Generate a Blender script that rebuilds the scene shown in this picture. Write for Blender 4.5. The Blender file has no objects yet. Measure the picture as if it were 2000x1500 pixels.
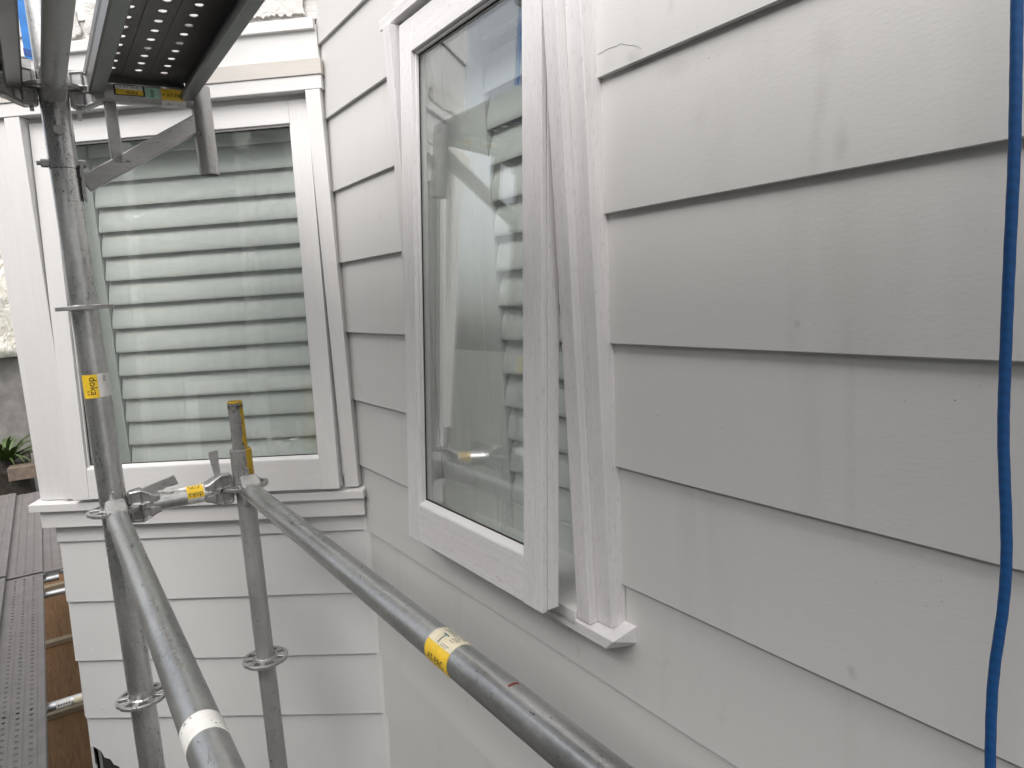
import bpy, bmesh, math, random
from mathutils import Vector, Matrix, noise
R = math.radians
random.seed(7)
scene = bpy.context.scene
col = scene.collection
CAMZ = 1.53
# ---------------------------------------------------------------- camera
def cam_matrix(p, r):
    fw = Vector((0, math.cos(p), -math.sin(p))); up = Vector((0, math.sin(p), math.cos(p))); rt = Vector((1, 0, 0))
    rt2 = rt*math.cos(r) + up*math.sin(r); up2 = -rt*math.sin(r) + up*math.cos(r)
    m = Matrix((rt2, up2, -fw)).transposed().to_4x4(); m.translation = (0, 0, CAMZ)
    return m
cd = bpy.data.cameras.new('camera'); cam = bpy.data.objects.new('camera', cd); col.objects.link(cam)
cam.matrix_world = cam_matrix(0.135457, -0.067113)
cd.sensor_width = 36; cd.lens = 1391.27/2000*36; cd.clip_start = 0.02; cd.clip_end = 2000
scene.camera = cam
# ---------------------------------------------------------------- sky, sun, exposure
w = bpy.data.worlds.new('World'); scene.world = w; w.use_nodes = True
nt = w.node_tree; bg = nt.nodes['Background']
sky = nt.nodes.new('ShaderNodeTexSky'); sky.sky_type = 'NISHITA'; sky.sun_disc = False
SUN_EL, SUN_HEAD = R(52), R(203)          # heading clockwise from +Y, where the sun stands
sky.sun_elevation = SUN_EL; sky.sun_rotation = SUN_HEAD
sky.air_density = 1.0; sky.dust_density = 5.0; sky.ozone_density = 1.0
hs = nt.nodes.new('ShaderNodeHueSaturation'); hs.inputs['Saturation'].default_value = 0.28
nt.links.new(sky.outputs[0], hs.inputs['Color']); nt.links.new(hs.outputs[0], bg.inputs['Color'])
bg.inputs['Strength'].default_value = 0.15
sl = bpy.data.lights.new('sun', 'SUN'); sl.energy = 0.5; sl.angle = R(75); sl.color = (1, 0.975, 0.945)
so = bpy.data.objects.new('sun', sl); col.objects.link(so)
sd = Vector((math.sin(SUN_HEAD)*math.cos(SUN_EL), math.cos(SUN_HEAD)*math.cos(SUN_EL), math.sin(SUN_EL)))
so.matrix_world = sd.to_track_quat('Z', 'Y').to_matrix().to_4x4(); so.location = sd*20
vs = scene.view_settings; vs.view_transform = 'Standard'; vs.look = 'None'; vs.gamma = 1; vs.use_curve_mapping = False
vs.exposure = 1.04
scene.render.engine = 'CYCLES'
try: scene.cycles.max_bounces = 10; scene.cycles.transparent_max_bounces = 16; scene.cycles.glossy_bounces = 6
except Exception: pass

# ---------------------------------------------------------------- frames: x along the wall, z up
O = Vector((-0.481092, 2.136109, 0))
U1 = Vector((0.54615375, -0.83768495, 0)); N1 = Vector((-0.83768495, -0.54615375, 0))
U2 = Vector((-0.9966196, 0.08215456, 0)); N2 = Vector((-0.08215456, -0.9966196, 0))
Z = Vector((0, 0, 1))
def mat4(x, y, z, o):
    m = Matrix((x, y, z)).transposed().to_4x4(); m.translation = o; return m
F1 = mat4(U1, -N1, Z, O)      # local (u, -v, z): v is out of the wall
F2 = mat4(U2, N2, Z, O)       # local (u, v, z)
F3O = F1 @ Vector((-0.628, -0.806, 0))
F3 = mat4(-U1, N1, Z, F3O)    # hidden return wall, parallel to wall one
def W1(u, v, z): return O + U1*u + N1*v + Z*z      # a point in wall-one coordinates

# ---------------------------------------------------------------- materials
def new_mat(name):
    m = bpy.data.materials.new(name); m.use_nodes = True
    t = m.node_tree; b = t.nodes['Principled BSDF']
    return m, t, b
class NT:
    def __init__(s, t): s.t = t
    def n(s, ty, **k):
        x = s.t.nodes.new(ty)
        for a, v in k.items():
            if a in x.inputs: x.inputs[a].default_value = v
            else: setattr(x, a, v)
        return x
    def l(s, a, b): s.t.links.new(a, b)
    def coord(s, rnd=True):
        tc = s.n('ShaderNodeTexCoord')
        if not rnd: return tc.outputs['Object']
        oi = s.n('ShaderNodeObjectInfo'); mu = s.n('ShaderNodeMath', operation='MULTIPLY'); s.l(oi.outputs['Random'], mu.inputs[0]); mu.inputs[1].default_value = 37.0
        ad = s.n('ShaderNodeVectorMath', operation='ADD'); s.l(tc.outputs['Object'], ad.inputs[0]); s.l(mu.outputs[0], ad.inputs[1])
        return ad.outputs[0]
    def noise(s, co, scale, xyz=(1, 1, 1), detail=3, rough=0.55, dist=0.0):
        mp = s.n('ShaderNodeMapping'); mp.inputs['Scale'].default_value = xyz; s.l(co, mp.inputs['Vector'])
        nz = s.n('ShaderNodeTexNoise'); nz.inputs['Scale'].default_value = scale; nz.inputs['Detail'].default_value = detail
        nz.inputs['Roughness'].default_value = rough; nz.inputs['Distortion'].default_value = dist
        s.l(mp.outputs[0], nz.inputs['Vector']); return nz.outputs['Fac']
    def ramp(s, x, a, b, va=0.0, vb=1.0):
        mr = s.n('ShaderNodeMapRange'); mr.clamp = True
        s.l(x, mr.inputs['Value']); mr.inputs['From Min'].default_value = a; mr.inputs['From Max'].default_value = b
        mr.inputs['To Min'].default_value = va; mr.inputs['To Max'].default_value = vb; return mr.outputs[0]
    def mul(s, a, b):
        m = s.n('ShaderNodeMath', operation='MULTIPLY'); s.l(a, m.inputs[0])
        if isinstance(b, (int, float)): m.inputs[1].default_value = b
        else: s.l(b, m.inputs[1])
        return m.outputs[0]
    def add(s, a, b):
        m = s.n('ShaderNodeMath', operation='ADD'); s.l(a, m.inputs[0])
        if isinstance(b, (int, float)): m.inputs[1].default_value = b
        else: s.l(b, m.inputs[1])
        return m.outputs[0]
    def mix(s, fac, a, b):
        m = s.n('ShaderNodeMix', data_type='RGBA')
        if isinstance(fac, (int, float)): m.inputs[0].default_value = fac
        else: s.l(fac, m.inputs[0])
        for i, v in ((6, a), (7, b)):
            if isinstance(v, tuple): m.inputs[i].default_value = (*v, 1)
            else: s.l(v, m.inputs[i])
        return m.outputs[2]
    def bump(s, h, strength, dist, prev=None):
        b = s.n('ShaderNodeBump'); b.inputs['Strength'].default_value = strength; b.inputs['Distance'].default_value = dist
        s.l(h, b.inputs['Height'])
        if prev is not None: s.l(prev, b.inputs['Normal'])
        return b.outputs[0]
M = {}
# stains and scuffs on the long wall: u, z, half-widths, strength
MARKS = [(1.335, 1.815, .045, .016, .30), (1.42, 1.815, .06, .012, .12), (1.556, 1.775, .022, .03, .20), (1.552, 1.72, .012, .04, .22), (1.545, 1.655, .010, .05, .16),
         (1.578, 1.662, .011, .026, .34), (1.26, 1.845, .022, .016, .40), (1.205, 1.86, .02, .03, .16), (1.372, 1.737, .018, .020, .12), (1.585, 1.40, .008, .09, .13), (1.588, 1.27, .010, .08, .14),
         (1.02, .878, .007, .012, .5), (1.045, .842, .006, .014, .45), (1.59, 1.042, .007, .010, .5), (1.52, 1.462, .005, .005, .5), (.75, .955, .006, .02, .35)]
def paint_board(name, base, stain=0.16, rough_patch=0.0, marks=()):
    m, t, b = new_mat(name); g = NT(t); co = g.coord()
    c = g.mix(g.ramp(g.noise(co, 1.3, (1, 1, 2.2), 4), .3, .7), tuple(x*.955 for x in base), base)
    st = g.mul(g.ramp(g.noise(co, 3.2, (2.4, 1, .38), 5, .6, .4), .58, .78), stain)
    c = g.mix(st, c, (.33, .315, .285))
    sc = g.mul(g.mul(g.ramp(g.noise(co, 19, (1, 1, .75), 6, .7, .8), .6, .76), g.ramp(g.noise(co, 2.1), .56, .7)), .30)
    c = g.mix(sc, c, (.20, .19, .175))
    sp = g.mul(g.ramp(g.noise(co, 210, (1, 1, 1), 1), .76, .80), g.ramp(g.noise(co, 3.3), .5, .66))
    c = g.mix(g.mul(sp, .55), c, (.10, .095, .085))
    if marks:
        raw = g.n('ShaderNodeTexCoord').outputs['Object']; wob = g.noise(raw, 45, (1, 1, .7), 4, .65)
        for (mu, mz, ru, rz, st_) in marks:
            mp = g.n('ShaderNodeMapping'); mp.inputs['Location'].default_value = (-mu/ru, 0, -mz/rz); mp.inputs['Scale'].default_value = (1/ru, 0, 1/rz); g.l(raw, mp.inputs['Vector'])
            ln = g.n('ShaderNodeVectorMath', operation='LENGTH'); g.l(mp.outputs[0], ln.inputs[0])
            c = g.mix(g.mul(g.ramp(g.add(ln.outputs['Value'], g.mul(wob, 1.5)), 1.85, .9), st_*.5), c, (.20, .19, .17))
    g.l(c, b.inputs['Base Color']); b.inputs['Roughness'].default_value = .5
    b.inputs['Specular IOR Level'].default_value = .35
    n1 = g.bump(g.noise(co, 190, (.6, 1, 1.3), 3, .6), .22, .0010)
    n2 = g.bump(g.noise(co, 7, (1, 1, 1.6), 3), .10, .004, n1)
    vo = g.n('ShaderNodeTexVoronoi'); vo.inputs['Scale'].default_value = 17; g.l(co, vo.inputs['Vector'])
    sc_ = g.n('ShaderNodeSeparateColor'); g.l(vo.outputs['Color'], sc_.inputs[0])
    n3 = g.bump(g.mul(g.ramp(vo.outputs['Distance'], .03, .075, 1, 0), g.ramp(sc_.outputs[0], .72, .95)), .6, .0014, n2)
    if rough_patch:
        n3 = g.bump(g.noise(co, 38, (1, 1, 2), 6, .7, 1.2), rough_patch, .006, n3)
    g.l(n3, b.inputs['Normal']); M[name] = m
paint_board('board_paint', (.635, .628, .612), marks=MARKS)
paint_board('board_paint_white', (.68, .68, .67), .1)
paint_board('peeling', (.74, .72, .69), .2, .9)
def trim(name, ca, cb, axis='z', spk=.5):
    m, t, b = new_mat(name); g = NT(t); co = g.coord()
    lo, hi = 3.5, 110
    sc = {'z': (hi, hi, lo), 'x': (lo, hi, hi)}[axis]
    gr = g.noise(co, 1, sc, 4, .65)
    c = g.mix(g.ramp(gr, .32, .66), cb, ca)
    lg = g.noise(co, 4, {'z': (2, 2, .5), 'x': (.5, 2, 2)}[axis], 3)
    c = g.mix(g.mul(g.ramp(lg, .42, .72), .38 if spk > .5 else .12), c, tuple(x*.78 for x in cb))
    fs = g.ramp(g.noise(co, 360, (1, 1, .16) if axis == 'z' else (.16, 1, 1), 2), .58, .72)
    c = g.mix(g.mul(fs, spk*.36), c, (.30, .28, .275))
    ds = g.mul(g.ramp(g.noise(co, 150, (1, 1, 1), 1), .82, .84), spk*.6)
    c = g.mix(ds, c, (.05, .045, .04))
    g.l(c, b.inputs['Base Color']); b.inputs['Roughness'].default_value = .52; b.inputs['Specular IOR Level'].default_value = .35
    g.l(g.bump(gr, .4, .0012), b.inputs['Normal']); M[name] = m
trim('trim_grey_v', (.75, .735, .73), (.685, .672, .675), 'z', .9)
trim('trim_grey_h', (.75, .735, .73), (.685, .672, .675), 'x', .9)
trim('trim_white_v', (.72, .71, .70), (.69, .68, .672), 'z', .25)
trim('trim_white_h', (.72, .71, .70), (.69, .68, .672), 'x', .25)
trim('trim_beige', (.60, .57, .53), (.56, .53, .49), 'x', .35)
def plain(name, c, rough=.5, metal=0.0, var=.06, scale=30, bump=0.0):
    m, t, b = new_mat(name); g = NT(t); co = g.coord()
    nz = g.noise(co, scale, (1, 1, 1), 4)
    cc = g.mix(g.ramp(nz, .3, .7), tuple(x*(1-var) for x in c), tuple(min(1, x*(1+var)) for x in c))
    g.l(cc, b.inputs['Base Color']); b.inputs['Roughness'].default_value = rough; b.inputs['Metallic'].default_value = metal
    if bump: g.l(g.bump(nz, bump, .002), b.inputs['Normal'])
    M[name] = m
plain('shutter', (.72, .73, .715), .45, 0, .02)
plain('room', (.40, .40, .38), .9)
plain('dark_gap', (.035, .032, .03), .9)
plain('nail', (.55, .54, .52), .5)
plain('yellow_label', (.78, .52, .035), .38, 0, .10, 60)
plain('white_label', (.72, .71, .68), .4, 0, .08, 60)
plain('cream_label', (.68, .62, .46), .4, 0, .10, 50)
plain('green_label', (.32, .56, .42), .45, 0, .1, 50)
plain('ink', (.012, .012, .012), .5)
plain('teal_ink', (.02, .11, .13), .5)
plain('grey_ink', (.2, .2, .2), .5)
plain('red_mark', (.16, .03, .02), .6)
plain('blue_strap', (.012, .17, .52), .5, 0, .15, 40)
plain('blue_strap_dark', (.008, .06, .24), .5, 0, .15, 40)
plain('concrete', (.22, .21, .195), .9, 0, .25, 5, .4)
plain('ground_mat', (.07, .07, .055), .95, 0, .3, 1.5, .5)
plain('timber_block', (.15, .115, .09), .8, 0, .25, 14, .4)
plain('leaf', (.05, .085, .02), .45, 0, .35, 12)
plain('soil', (.03, .026, .02), .95, 0, .4, 20)
plain('roof_metal', (.30, .31, .32), .5, .3)
def galv(name, lo, hi, metal, r0, r1, scuff=.8, warm=1.0):
    m, t, b = new_mat(name); g = NT(t); co = g.coord()
    bl = g.noise(co, 9, (1, 1, .45), 4, .6)
    st = g.noise(co, 1, (75, 75, 4.5), 4, .6)
    sg = g.noise(co, 110, (1, 1, .8), 2)
    k = g.add(g.mul(bl, .5), g.add(g.mul(st, .3), g.mul(sg, .2)))
    c = g.mix(g.ramp(k, .36, .64), (lo*warm, lo, lo*.985), (hi*warm, hi, hi*.99))
    a = g.ramp(g.noise(co, 1, (125, 125, 34), 4, .7, .5), .61, .66)
    msk = g.ramp(g.noise(co, 7, (1, 1, .8), 3), .47, .58)
    a2 = g.ramp(g.noise(co, 160, (1, 1, .5), 2), .72, .75)
    s = g.mul(g.add(g.mul(a, msk), g.mul(a2, .6)), scuff)
    c = g.mix(s, c, (.022, .021, .02))
    wh = g.mul(g.ramp(g.noise(co, 24, (1, 1, .6), 5, .7), .68, .74), .4)
    c = g.mix(wh, c, (.62, .61, .59))
    g.l(c, b.inputs['Base Color'])
    g.l(g.add(g.mul(s, -metal*.9), metal), b.inputs['Metallic'])
    g.l(g.ramp(k, .35, .65, r0, r1), b.inputs['Roughness'])
    n = g.bump(bl, .25, .003); n = g.bump(sg, .35, .0006, n)
    g.l(n, b.inputs['Normal']); M[name] = m
galv('galv', .40, .72, .9, .22, .40, 1.0)
galv('galv_rail', .29, .53, .9, .24, .42, 1.0)
galv('galv_dull', .34, .47, .6, .40, .56, .8, 1.0)
galv('galv_cast', .32, .48, .75, .36, .52, .7, 1.02)
galv('galv_brown', .36, .52, .75, .34, .50, .9, 1.02)
galv('plank_steel', .15, .25, .8, .3, .48, .45)
galv('plank_deck', .11, .19, .2, .45, .65, .5, 1.08)
def spigot_mat():
    m, t, b = new_mat('spigot_paint'); g = NT(t); co = g.coord(False)
    sx = g.n('ShaderNodeSeparateXYZ'); g.l(co, sx.inputs[0])
    nz = g.noise(co, 60, (1, 1, .35), 4, .65)
    d = g.add(g.add(g.mul(sx.outputs['X'], 3.0), g.mul(sx.outputs['Y'], 40.0)), g.mul(nz, .9))
    side = g.ramp(d, .74, .82)
    rim = g.ramp(sx.outputs['Z'], .2215, .2245)
    y = g.n('ShaderNodeMath', operation='MAXIMUM'); g.l(side, y.inputs[0]); g.l(g.mul(rim, g.ramp(nz, .35, .45)), y.inputs[1])
    c = g.mix(g.ramp(g.noise(co, 30), .3, .7), (.19, .185, .18), (.30, .295, .285))
    c = g.mix(y.outputs[0], c, (.52, .34, .02))
    dk = g.ramp(g.noise(co, 150, (1, 1, .5), 3, .7), .60, .66); c = g.mix(g.mul(dk, .8), c, (.03, .027, .022))
    rz = g.mul(g.ramp(sx.outputs['Z'], .205, .213), g.ramp(sx.outputs['Z'], .222, .216)); c = g.mix(g.mul(rz, g.ramp(nz, .42, .52)), c, (.025, .022, .018))
    g.l(c, b.inputs['Base Color']); b.inputs['Roughness'].default_value = .5; b.inputs['Metallic'].default_value = .25
    g.l(g.bump(nz, .3, .001), b.inputs['Normal']); M['spigot_paint'] = m
spigot_mat()
def glass_mat():
    m = bpy.data.materials.new('glass'); m.use_nodes = True; t = m.node_tree; t.nodes.clear(); g = NT(t)
    out = g.n('ShaderNodeOutputMaterial'); tr = g.n('ShaderNodeBsdfTransparent'); tr.inputs[0].default_value = (.948, .968, .956, 1)
    gl = g.n('ShaderNodeBsdfGlossy'); gl.inputs['Roughness'].default_value = .0; gl.inputs['Color'].default_value = (1, 1, 1, 1)
    ge = g.n('ShaderNodeNewGeometry'); dt = g.n('ShaderNodeVectorMath', operation='DOT_PRODUCT'); g.l(ge.outputs['Normal'], dt.inputs[0]); g.l(ge.outputs['Incoming'], dt.inputs[1])
    ab = g.n('ShaderNodeMath', operation='ABSOLUTE'); g.l(dt.outputs['Value'], ab.inputs[0])
    pw_ = g.n('ShaderNodeMath', operation='POWER'); g.l(g.ramp(ab.outputs[0], 0, 1, 1, 0), pw_.inputs[0]); pw_.inputs[1].default_value = 3.2
    fr = g.add(g.mul(pw_.outputs[0], .91), .085)
    mx = g.n('ShaderNodeMixShader'); g.l(fr, mx.inputs[0]); g.l(tr.outputs[0], mx.inputs[1]); g.l(gl.outputs[0], mx.inputs[2])
    co = g.coord(); du = g.ramp(g.noise(co, 1, (26, 26, 1.6), 5, .65), .45, .8, .012, .055)
    df = g.n('ShaderNodeBsdfDiffuse'); df.inputs[0].default_value = (.75, .78, .76, 1)
    m2 = g.n('ShaderNodeMixShader'); g.l(du, m2.inputs[0]); g.l(mx.outputs[0], m2.inputs[1]); g.l(df.outputs[0], m2.inputs[2])
    g.l(m2.outputs[0], out.inputs['Surface']); M['glass'] = m
glass_mat()
def ply_mat():
    m, t, b = new_mat('plywood'); g = NT(t); co = g.coord()
    gr = g.noise(co, 1, (3, 34, 34), 5, .6, 1.4)
    c = g.mix(g.ramp(gr, .3, .7), (.13, .065, .028), (.25, .14, .062))
    vo = g.n('ShaderNodeTexVoronoi'); vo.inputs['Scale'].default_value = 5; g.l(co, vo.inputs['Vector'])
    c = g.mix(g.ramp(vo.outputs['Distance'], .05, .09, .8, 0), c, (.05, .022, .01))
    g.l(c, b.inputs['Base Color']); b.inputs['Roughness'].default_value = .65; M['plywood'] = m
ply_mat()
plain('batten', (.34, .28, .20), .8, 0, .15, 20)
def rope_mat():
    m, t, b = new_mat('rope_blue'); g = NT(t); co = g.coord(False)
    wv = g.n('ShaderNodeTexWave'); wv.inputs['Scale'].default_value = 55; wv.inputs['Distortion'].default_value = 1.5; wv.bands_direction = 'DIAGONAL'; g.l(co, wv.inputs['Vector'])
    c = g.mix(wv.outputs['Fac'], (.003, .060, .20), (.004, .075, .24)); g.l(c, b.inputs['Base Color'])
    b.inputs['Roughness'].default_value = .6; g.l(g.bump(wv.outputs['Fac'], .15, .0005), b.inputs['Normal']); M['rope_blue'] = m
rope_mat()
def wrap_mat():
    m, t, b = new_mat('plastic_wrap'); g = NT(t); co = g.coord(False)
    nz = g.noise(co, 3.5, (1, 1, .6), 5, .6, 1.0)
    g.l(g.mix(g.ramp(nz, .3, .7), (.66, .63, .52), (.82, .81, .76)), b.inputs['Base Color']); b.inputs['Roughness'].default_value = .25
    g.l(g.bump(nz, 1.0, .12), b.inputs['Normal']); M['plastic_wrap'] = m
wrap_mat()

# ---------------------------------------------------------------- mesh helpers
class MB:
    def __init__(s): s.v = []; s.f = []
    def pts(s, ps):
        i = len(s.v); s.v += [tuple(p) for p in ps]; return list(range(i, i+len(ps)))
    def hexa(s, p):      # 8 points: bottom 4 then top 4
        a = s.pts(p)
        for q in ((0, 1, 2, 3), (4, 5, 6, 7), (0, 1, 5, 4), (1, 2, 6, 5), (2, 3, 7, 6), (3, 0, 4, 7)): s.f.append([a[k] for k in q])
    def box(s, x0, x1, y0, y1, z0, z1):
        s.hexa([(x0, y0, z0), (x1, y0, z0), (x1, y1, z0), (x0, y1, z0), (x0, y0, z1), (x1, y0, z1), (x1, y1, z1), (x0, y1, z1)])
    def loft(s, secs, caps=True, closed=True):
        rings = [s.pts(q) for q in secs]; n = len(secs[0])
        for a, b in zip(rings, rings[1:]):
            for k in range(n if closed else n-1):
                s.f.append([a[k], a[(k+1) % n], b[(k+1) % n], b[k]])
        if caps: s.f.append(rings[0][::-1]); s.f.append(rings[-1])
    def tube(s, r, z0, z1, n=32, ri=None, segs=1):
        def ring(rr, z): return [(rr*math.cos(2*math.pi*k/n), rr*math.sin(2*math.pi*k/n), z) for k in range(n)]
        if ri is None: s.loft([ring(r, z0+(z1-z0)*i/segs) for i in range(segs+1)])
        else:
            e = min(.0015, (r-ri)*.4)
            s.loft([ring(ri, z0), ring(r-e, z0), ring(r, z0+e), ring(r, z1-e), ring(r-e, z1), ring(ri, z1), ring(ri, z0)], caps=False)
    def build(s, name, mat, parent=None, matrix=None, bevel=0, smooth=False, recalc=True):
        me = bpy.data.meshes.new(name); me.from_pydata(s.v, [], s.f); me.update()
        if recalc:
            bm = bmesh.new(); bm.from_mesh(me); bmesh.ops.remove_doubles(bm, verts=bm.verts, dist=1e-6); bmesh.ops.recalc_face_normals(bm, faces=bm.faces); bm.to_mesh(me); bm.free()
        me.materials.append(M[mat])
        return link(name, me, parent, matrix, bevel, smooth)
def link(name, me, parent=None, matrix=None, bevel=0, smooth=False):
    o = bpy.data.objects.new(name, me); col.objects.link(o)
    if parent: o.parent = parent
    if matrix is not None: o.matrix_local = matrix
    if smooth and len(me.polygons):
        me.polygons.foreach_set('use_smooth', [True]*len(me.polygons))
        me.set_sharp_from_angle(angle=R(35))
    if bevel:
        b = o.modifiers.new('bevel', 'BEVEL'); b.width = bevel; b.segments = 2; b.limit_method = 'ANGLE'; b.angle_limit = R(40)
    return o
def tag(o, label=None, cat=None, group=None, kind=None):
    for k, v in (('label', label), ('category', cat), ('group', group), ('kind', kind)):
        if v: o[k] = v
    return o
def thing(name, label, cat, matrix, group=None):
    o = bpy.data.objects.new(name, None); col.objects.link(o); o.matrix_world = matrix; o.empty_display_size = .1
    return tag(o, label, cat, group)
def axis_matrix(p, d, up=Z):       # local z along d, local x as near as can be to up
    z = d.normalized(); x = (up - z*up.dot(z)); x = x.normalized() if x.length > 1e-4 else Vector((1, 0, 0))
    return mat4(x, z.cross(x), z, p)
def copy_tree(o, matrix=None, parent=None):
    c = o.copy(); col.objects.link(c)
    if parent: c.parent = parent
    if matrix is not None: c.matrix_world = matrix
    for ch in list(o.children): copy_tree(ch, None, c)
    return c

# ---------------------------------------------------------------- ground
g = MB(); g.v = [(-400, -400, -3.2), (400, -400, -3.2), (400, 400, -3.2), (-400, 400, -3.2)]; g.f = [[0, 1, 2, 3]]
tag(g.build('ground', 'ground_mat', recalc=False), kind='structure')

# ---------------------------------------------------------------- house
house = thing('weatherboard_house', 'off-white weatherboard house with an angled bay wall and two awning windows', 'house', Matrix.Translation(O))
E_, T_, Z0 = .205, .0085, 2.2477
HI = Matrix.Translation(O).inverted()
L1, L2, L3 = HI @ F1, HI @ F2, HI @ F3
def sgn(L): return -1 if L is L1 else 1
_seed = [0]
def board(parent, L, spans, zb, mat='board_paint', ztop=None, name='weatherboard', notch=False, off=0.0):
    """spans: (u0,u1,zcut) pieces of ONE board; cross-section leans back to the top"""
    s = sgn(L); m = MB(); _seed[0] += 1; sd_ = _seed[0]*3.7
    for sp in spans:
        u0, u1 = sp[0], sp[1]; ht = (ztop if ztop else zb+E_+.022)
        zt = min(ht, sp[2]) if len(sp) > 2 and sp[2] else ht
        n = max(2, int((u1-u0)/.16)); secs = []
        for i in range(n+1):
            u = u0+(u1-u0)*i/n
            j = noise.noise(Vector((u*2.2, sd_, 0)))*.0016; k = noise.noise(Vector((u*3.1, sd_, 9)))*.0012
            lean = -T_/E_*1.02*(zt-zb)
            sec = [(0-.0016+j, zb+k), (0+j, zb+k+.0016), (lean+j*.3, zt), (lean-.003, zt), (-T_, zb+.001)]
            secs.append([(u, s*(v+off), z) for v, z in sec])
        m.loft(secs)
    return m.build(name, mat, parent, None)
# backing walls (the openings for the windows are real)
def backing(L, pieces, va=-.135, vb=-.024):
    s = sgn(L); m = MB()
    for (u0, u1, z0, z1) in pieces: m.box(u0, u1, min(s*va, s*vb), max(s*va, s*vb), z0, z1)
    return m.build('wall', 'room', house, L)
wall1 = backing(L1, [(0.03, .50, -.6, 5), (1.16, 6, -.6, 5), (.50, 1.16, -.6, .93), (.50, 1.16, 2.15, 5)])
wall1['label'] = 'long weatherboard wall running past the camera on the right'
wall2 = backing(L2, [(-.06, .04, -.02, 5), (.925, .99, -.02, 5), (.04, .925, .05, .93), (.04, .925, 2.125, 5)])
wall2['label'] = 'weatherboard bay wall facing the camera'
wall3 = backing(L3, [(.03, 9, -1.6, 5)])
for k in range(-11, 12):
    zb = Z0-E_*k
    if zb > 2.16: board(wall1, L1, [(-.025, 6.0)], zb)
    elif zb > 1.0: board(wall1, L1, [(-.025, .482), (1.172, 6.0)] if zb+E_ < 2.14 else [(-.025, .482), (.482, 1.172, None), (1.172, 6.0)][0:1]+[(1.172, 6.0)], zb)
    elif zb > .8: board(wall1, L1, [(-.025, .48), (.48, 1.18, .925), (1.18, 6.0)], zb)
    else: board(wall1, L1, [(-.025, 6.0)], zb)
m = MB(); m.box(.46, 1.2, .012, .028, 2.150, 2.262); m.build('infill_strip', 'peeling', wall1)
for k in range(7, 12):
    zb = Z0-E_*k; e = random.uniform(-.004, .004)
    if k == 11:      # lowest board with its corner broken away
        s = MB(); pr = [(-.018, zb), (.905, zb), (.915, zb+.012), (.93, zb+.03), (.945, zb+.036), (.955, zb+.055), (.975, zb+.062), (.985, zb+.085), (1.008, zb+.10), (1.018, zb+.10), (1.018, zb+E_+.02), (-.018, zb+E_+.02)]
        def vf(z): return -T_/E_*1.02*(z-zb)
        s.loft([[(u, vf(z), z) for u, z in pr], [(u, vf(z)-.003-.007*max(0, 1-(z-zb)/E_), z) for u, z in pr]])
        s.build('weatherboard', 'board_paint_white', wall2)
        d = MB(); d.box(.86, 1.0, -.08, -.0225, -.3, .12); d.build('cavity_shade', 'dark_gap', wall2)  # near-black block stands in for the shade inside the broken corner
    else:
        board(wall2, L2, [(-.018, 1.02+e)], zb, 'board_paint_white', ztop=.868 if k == 7 else None)
for k in range(-11, 1):
    zb = Z0-E_*k
    if k <= -1: board(wall2, L2, [(-.018, 1.03)], zb-.08, 'board_paint_white')
for k in range(-9, 16): board(wall3, L3, [(.012, 9)], Z0-E_*k, 'board_paint_white')
# nail heads on the bay wall boards
for (u, z) in [(.965, .645), (.962, .44), (.955, .235), (.34, .70), (.32, .52), (.60, .30), (.30, .24), (.05, .63), (.06, .27)]:
    kb = math.floor((Z0-z)/E_)+1; zb = Z0-E_*kb; vv = -T_/E_*(z-zb)
    n = MB(); n.tube(.0042, -.002, .0016, 12); n.build('nail_head', 'board_paint_white', wall2, mat4(Vector((1, 0, 0)), Vector((0, 0, -1)), Vector((0, 1, 0)), Vector((u, vv, z))), smooth=True)
def bx(name, mat, parent, L, u0, u1, v0, v1, z0, z1, bevel=.0015):
    s = sgn(L); m = MB(); m.box(u0, u1, min(s*v0, s*v1), max(s*v0, s*v1), z0, z1); return m.build(name, mat, parent, None, bevel)
# inner corner bead and outer corner board, boards above the bay window
m = MB(); m.loft([[(-.03, -.02, z), (.010, -.02, z), (.008, .003, z), (-.03, .003, z)] for z in (-.02, .868)]); m.build('corner_bead', 'trim_white_v', wall2)
bx('corner_board', 'trim_white_v', wall2, L2, .966, 1.032, -.02, .006, .955, 2.122)
bx('corner_trim', 'trim_white_v', wall2, L2, 1.033, 1.052, -.02, .001, .955, 2.122)
bx('frieze_board', 'board_paint_white', wall2, L2, .004, 1.05, -.03, .002, 2.205, 2.30)
bx('frieze_board', 'peeling', wall2, L2, -.004, 1.05, -.03, -.006, 2.3165, 2.40)
bx('strip_board', 'trim_white_h', wall2, L2, .008, 1.055, -.01, .014, 2.286, 2.316)
# torn and lifting paint skins above the strip
def paint_skin(parent, L, pts, v, name='peeling_paint'):
    s = sgn(L); m = MB(); n = len(pts); cu = sum(p[0] for p in pts)/n; cz = sum(p[1] for p in pts)/n
    rings = []
    for f_, dv in ((1, .0008), (.96, .003), (.6, .0035), (.25, .002)):
        ring = []
        for i, (u, z) in enumerate(pts):
            uu = cu+(u-cu)*f_; zz = cz+(z-cz)*f_
            ring.append((uu, s*(v+dv+noise.noise(Vector((uu*40, zz*40, v*9)))*.0016), zz))
        rings.append(ring)
    m.loft(rings, caps=False); m.f.append(list(range(len(m.v)-n, len(m.v))))
    return m.build(name, 'peeling', parent, None, smooth=True)
random.seed(3)
def jag(u0, u1, z0, z1, n=22, a=.006):
    p = [(u0+(u1-u0)*i/n, z0+random.uniform(-a, a)) for i in range(n)]+[(u1+random.uniform(-a, a), z0+(z1-z0)*i/4) for i in range(4)]
    return p+[(u1-(u1-u0)*i/n, z1+random.uniform(-a, a)) for i in range(n)]+[(u0+random.uniform(-a, a), z1-(z1-z0)*i/4) for i in range(4)]
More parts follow.
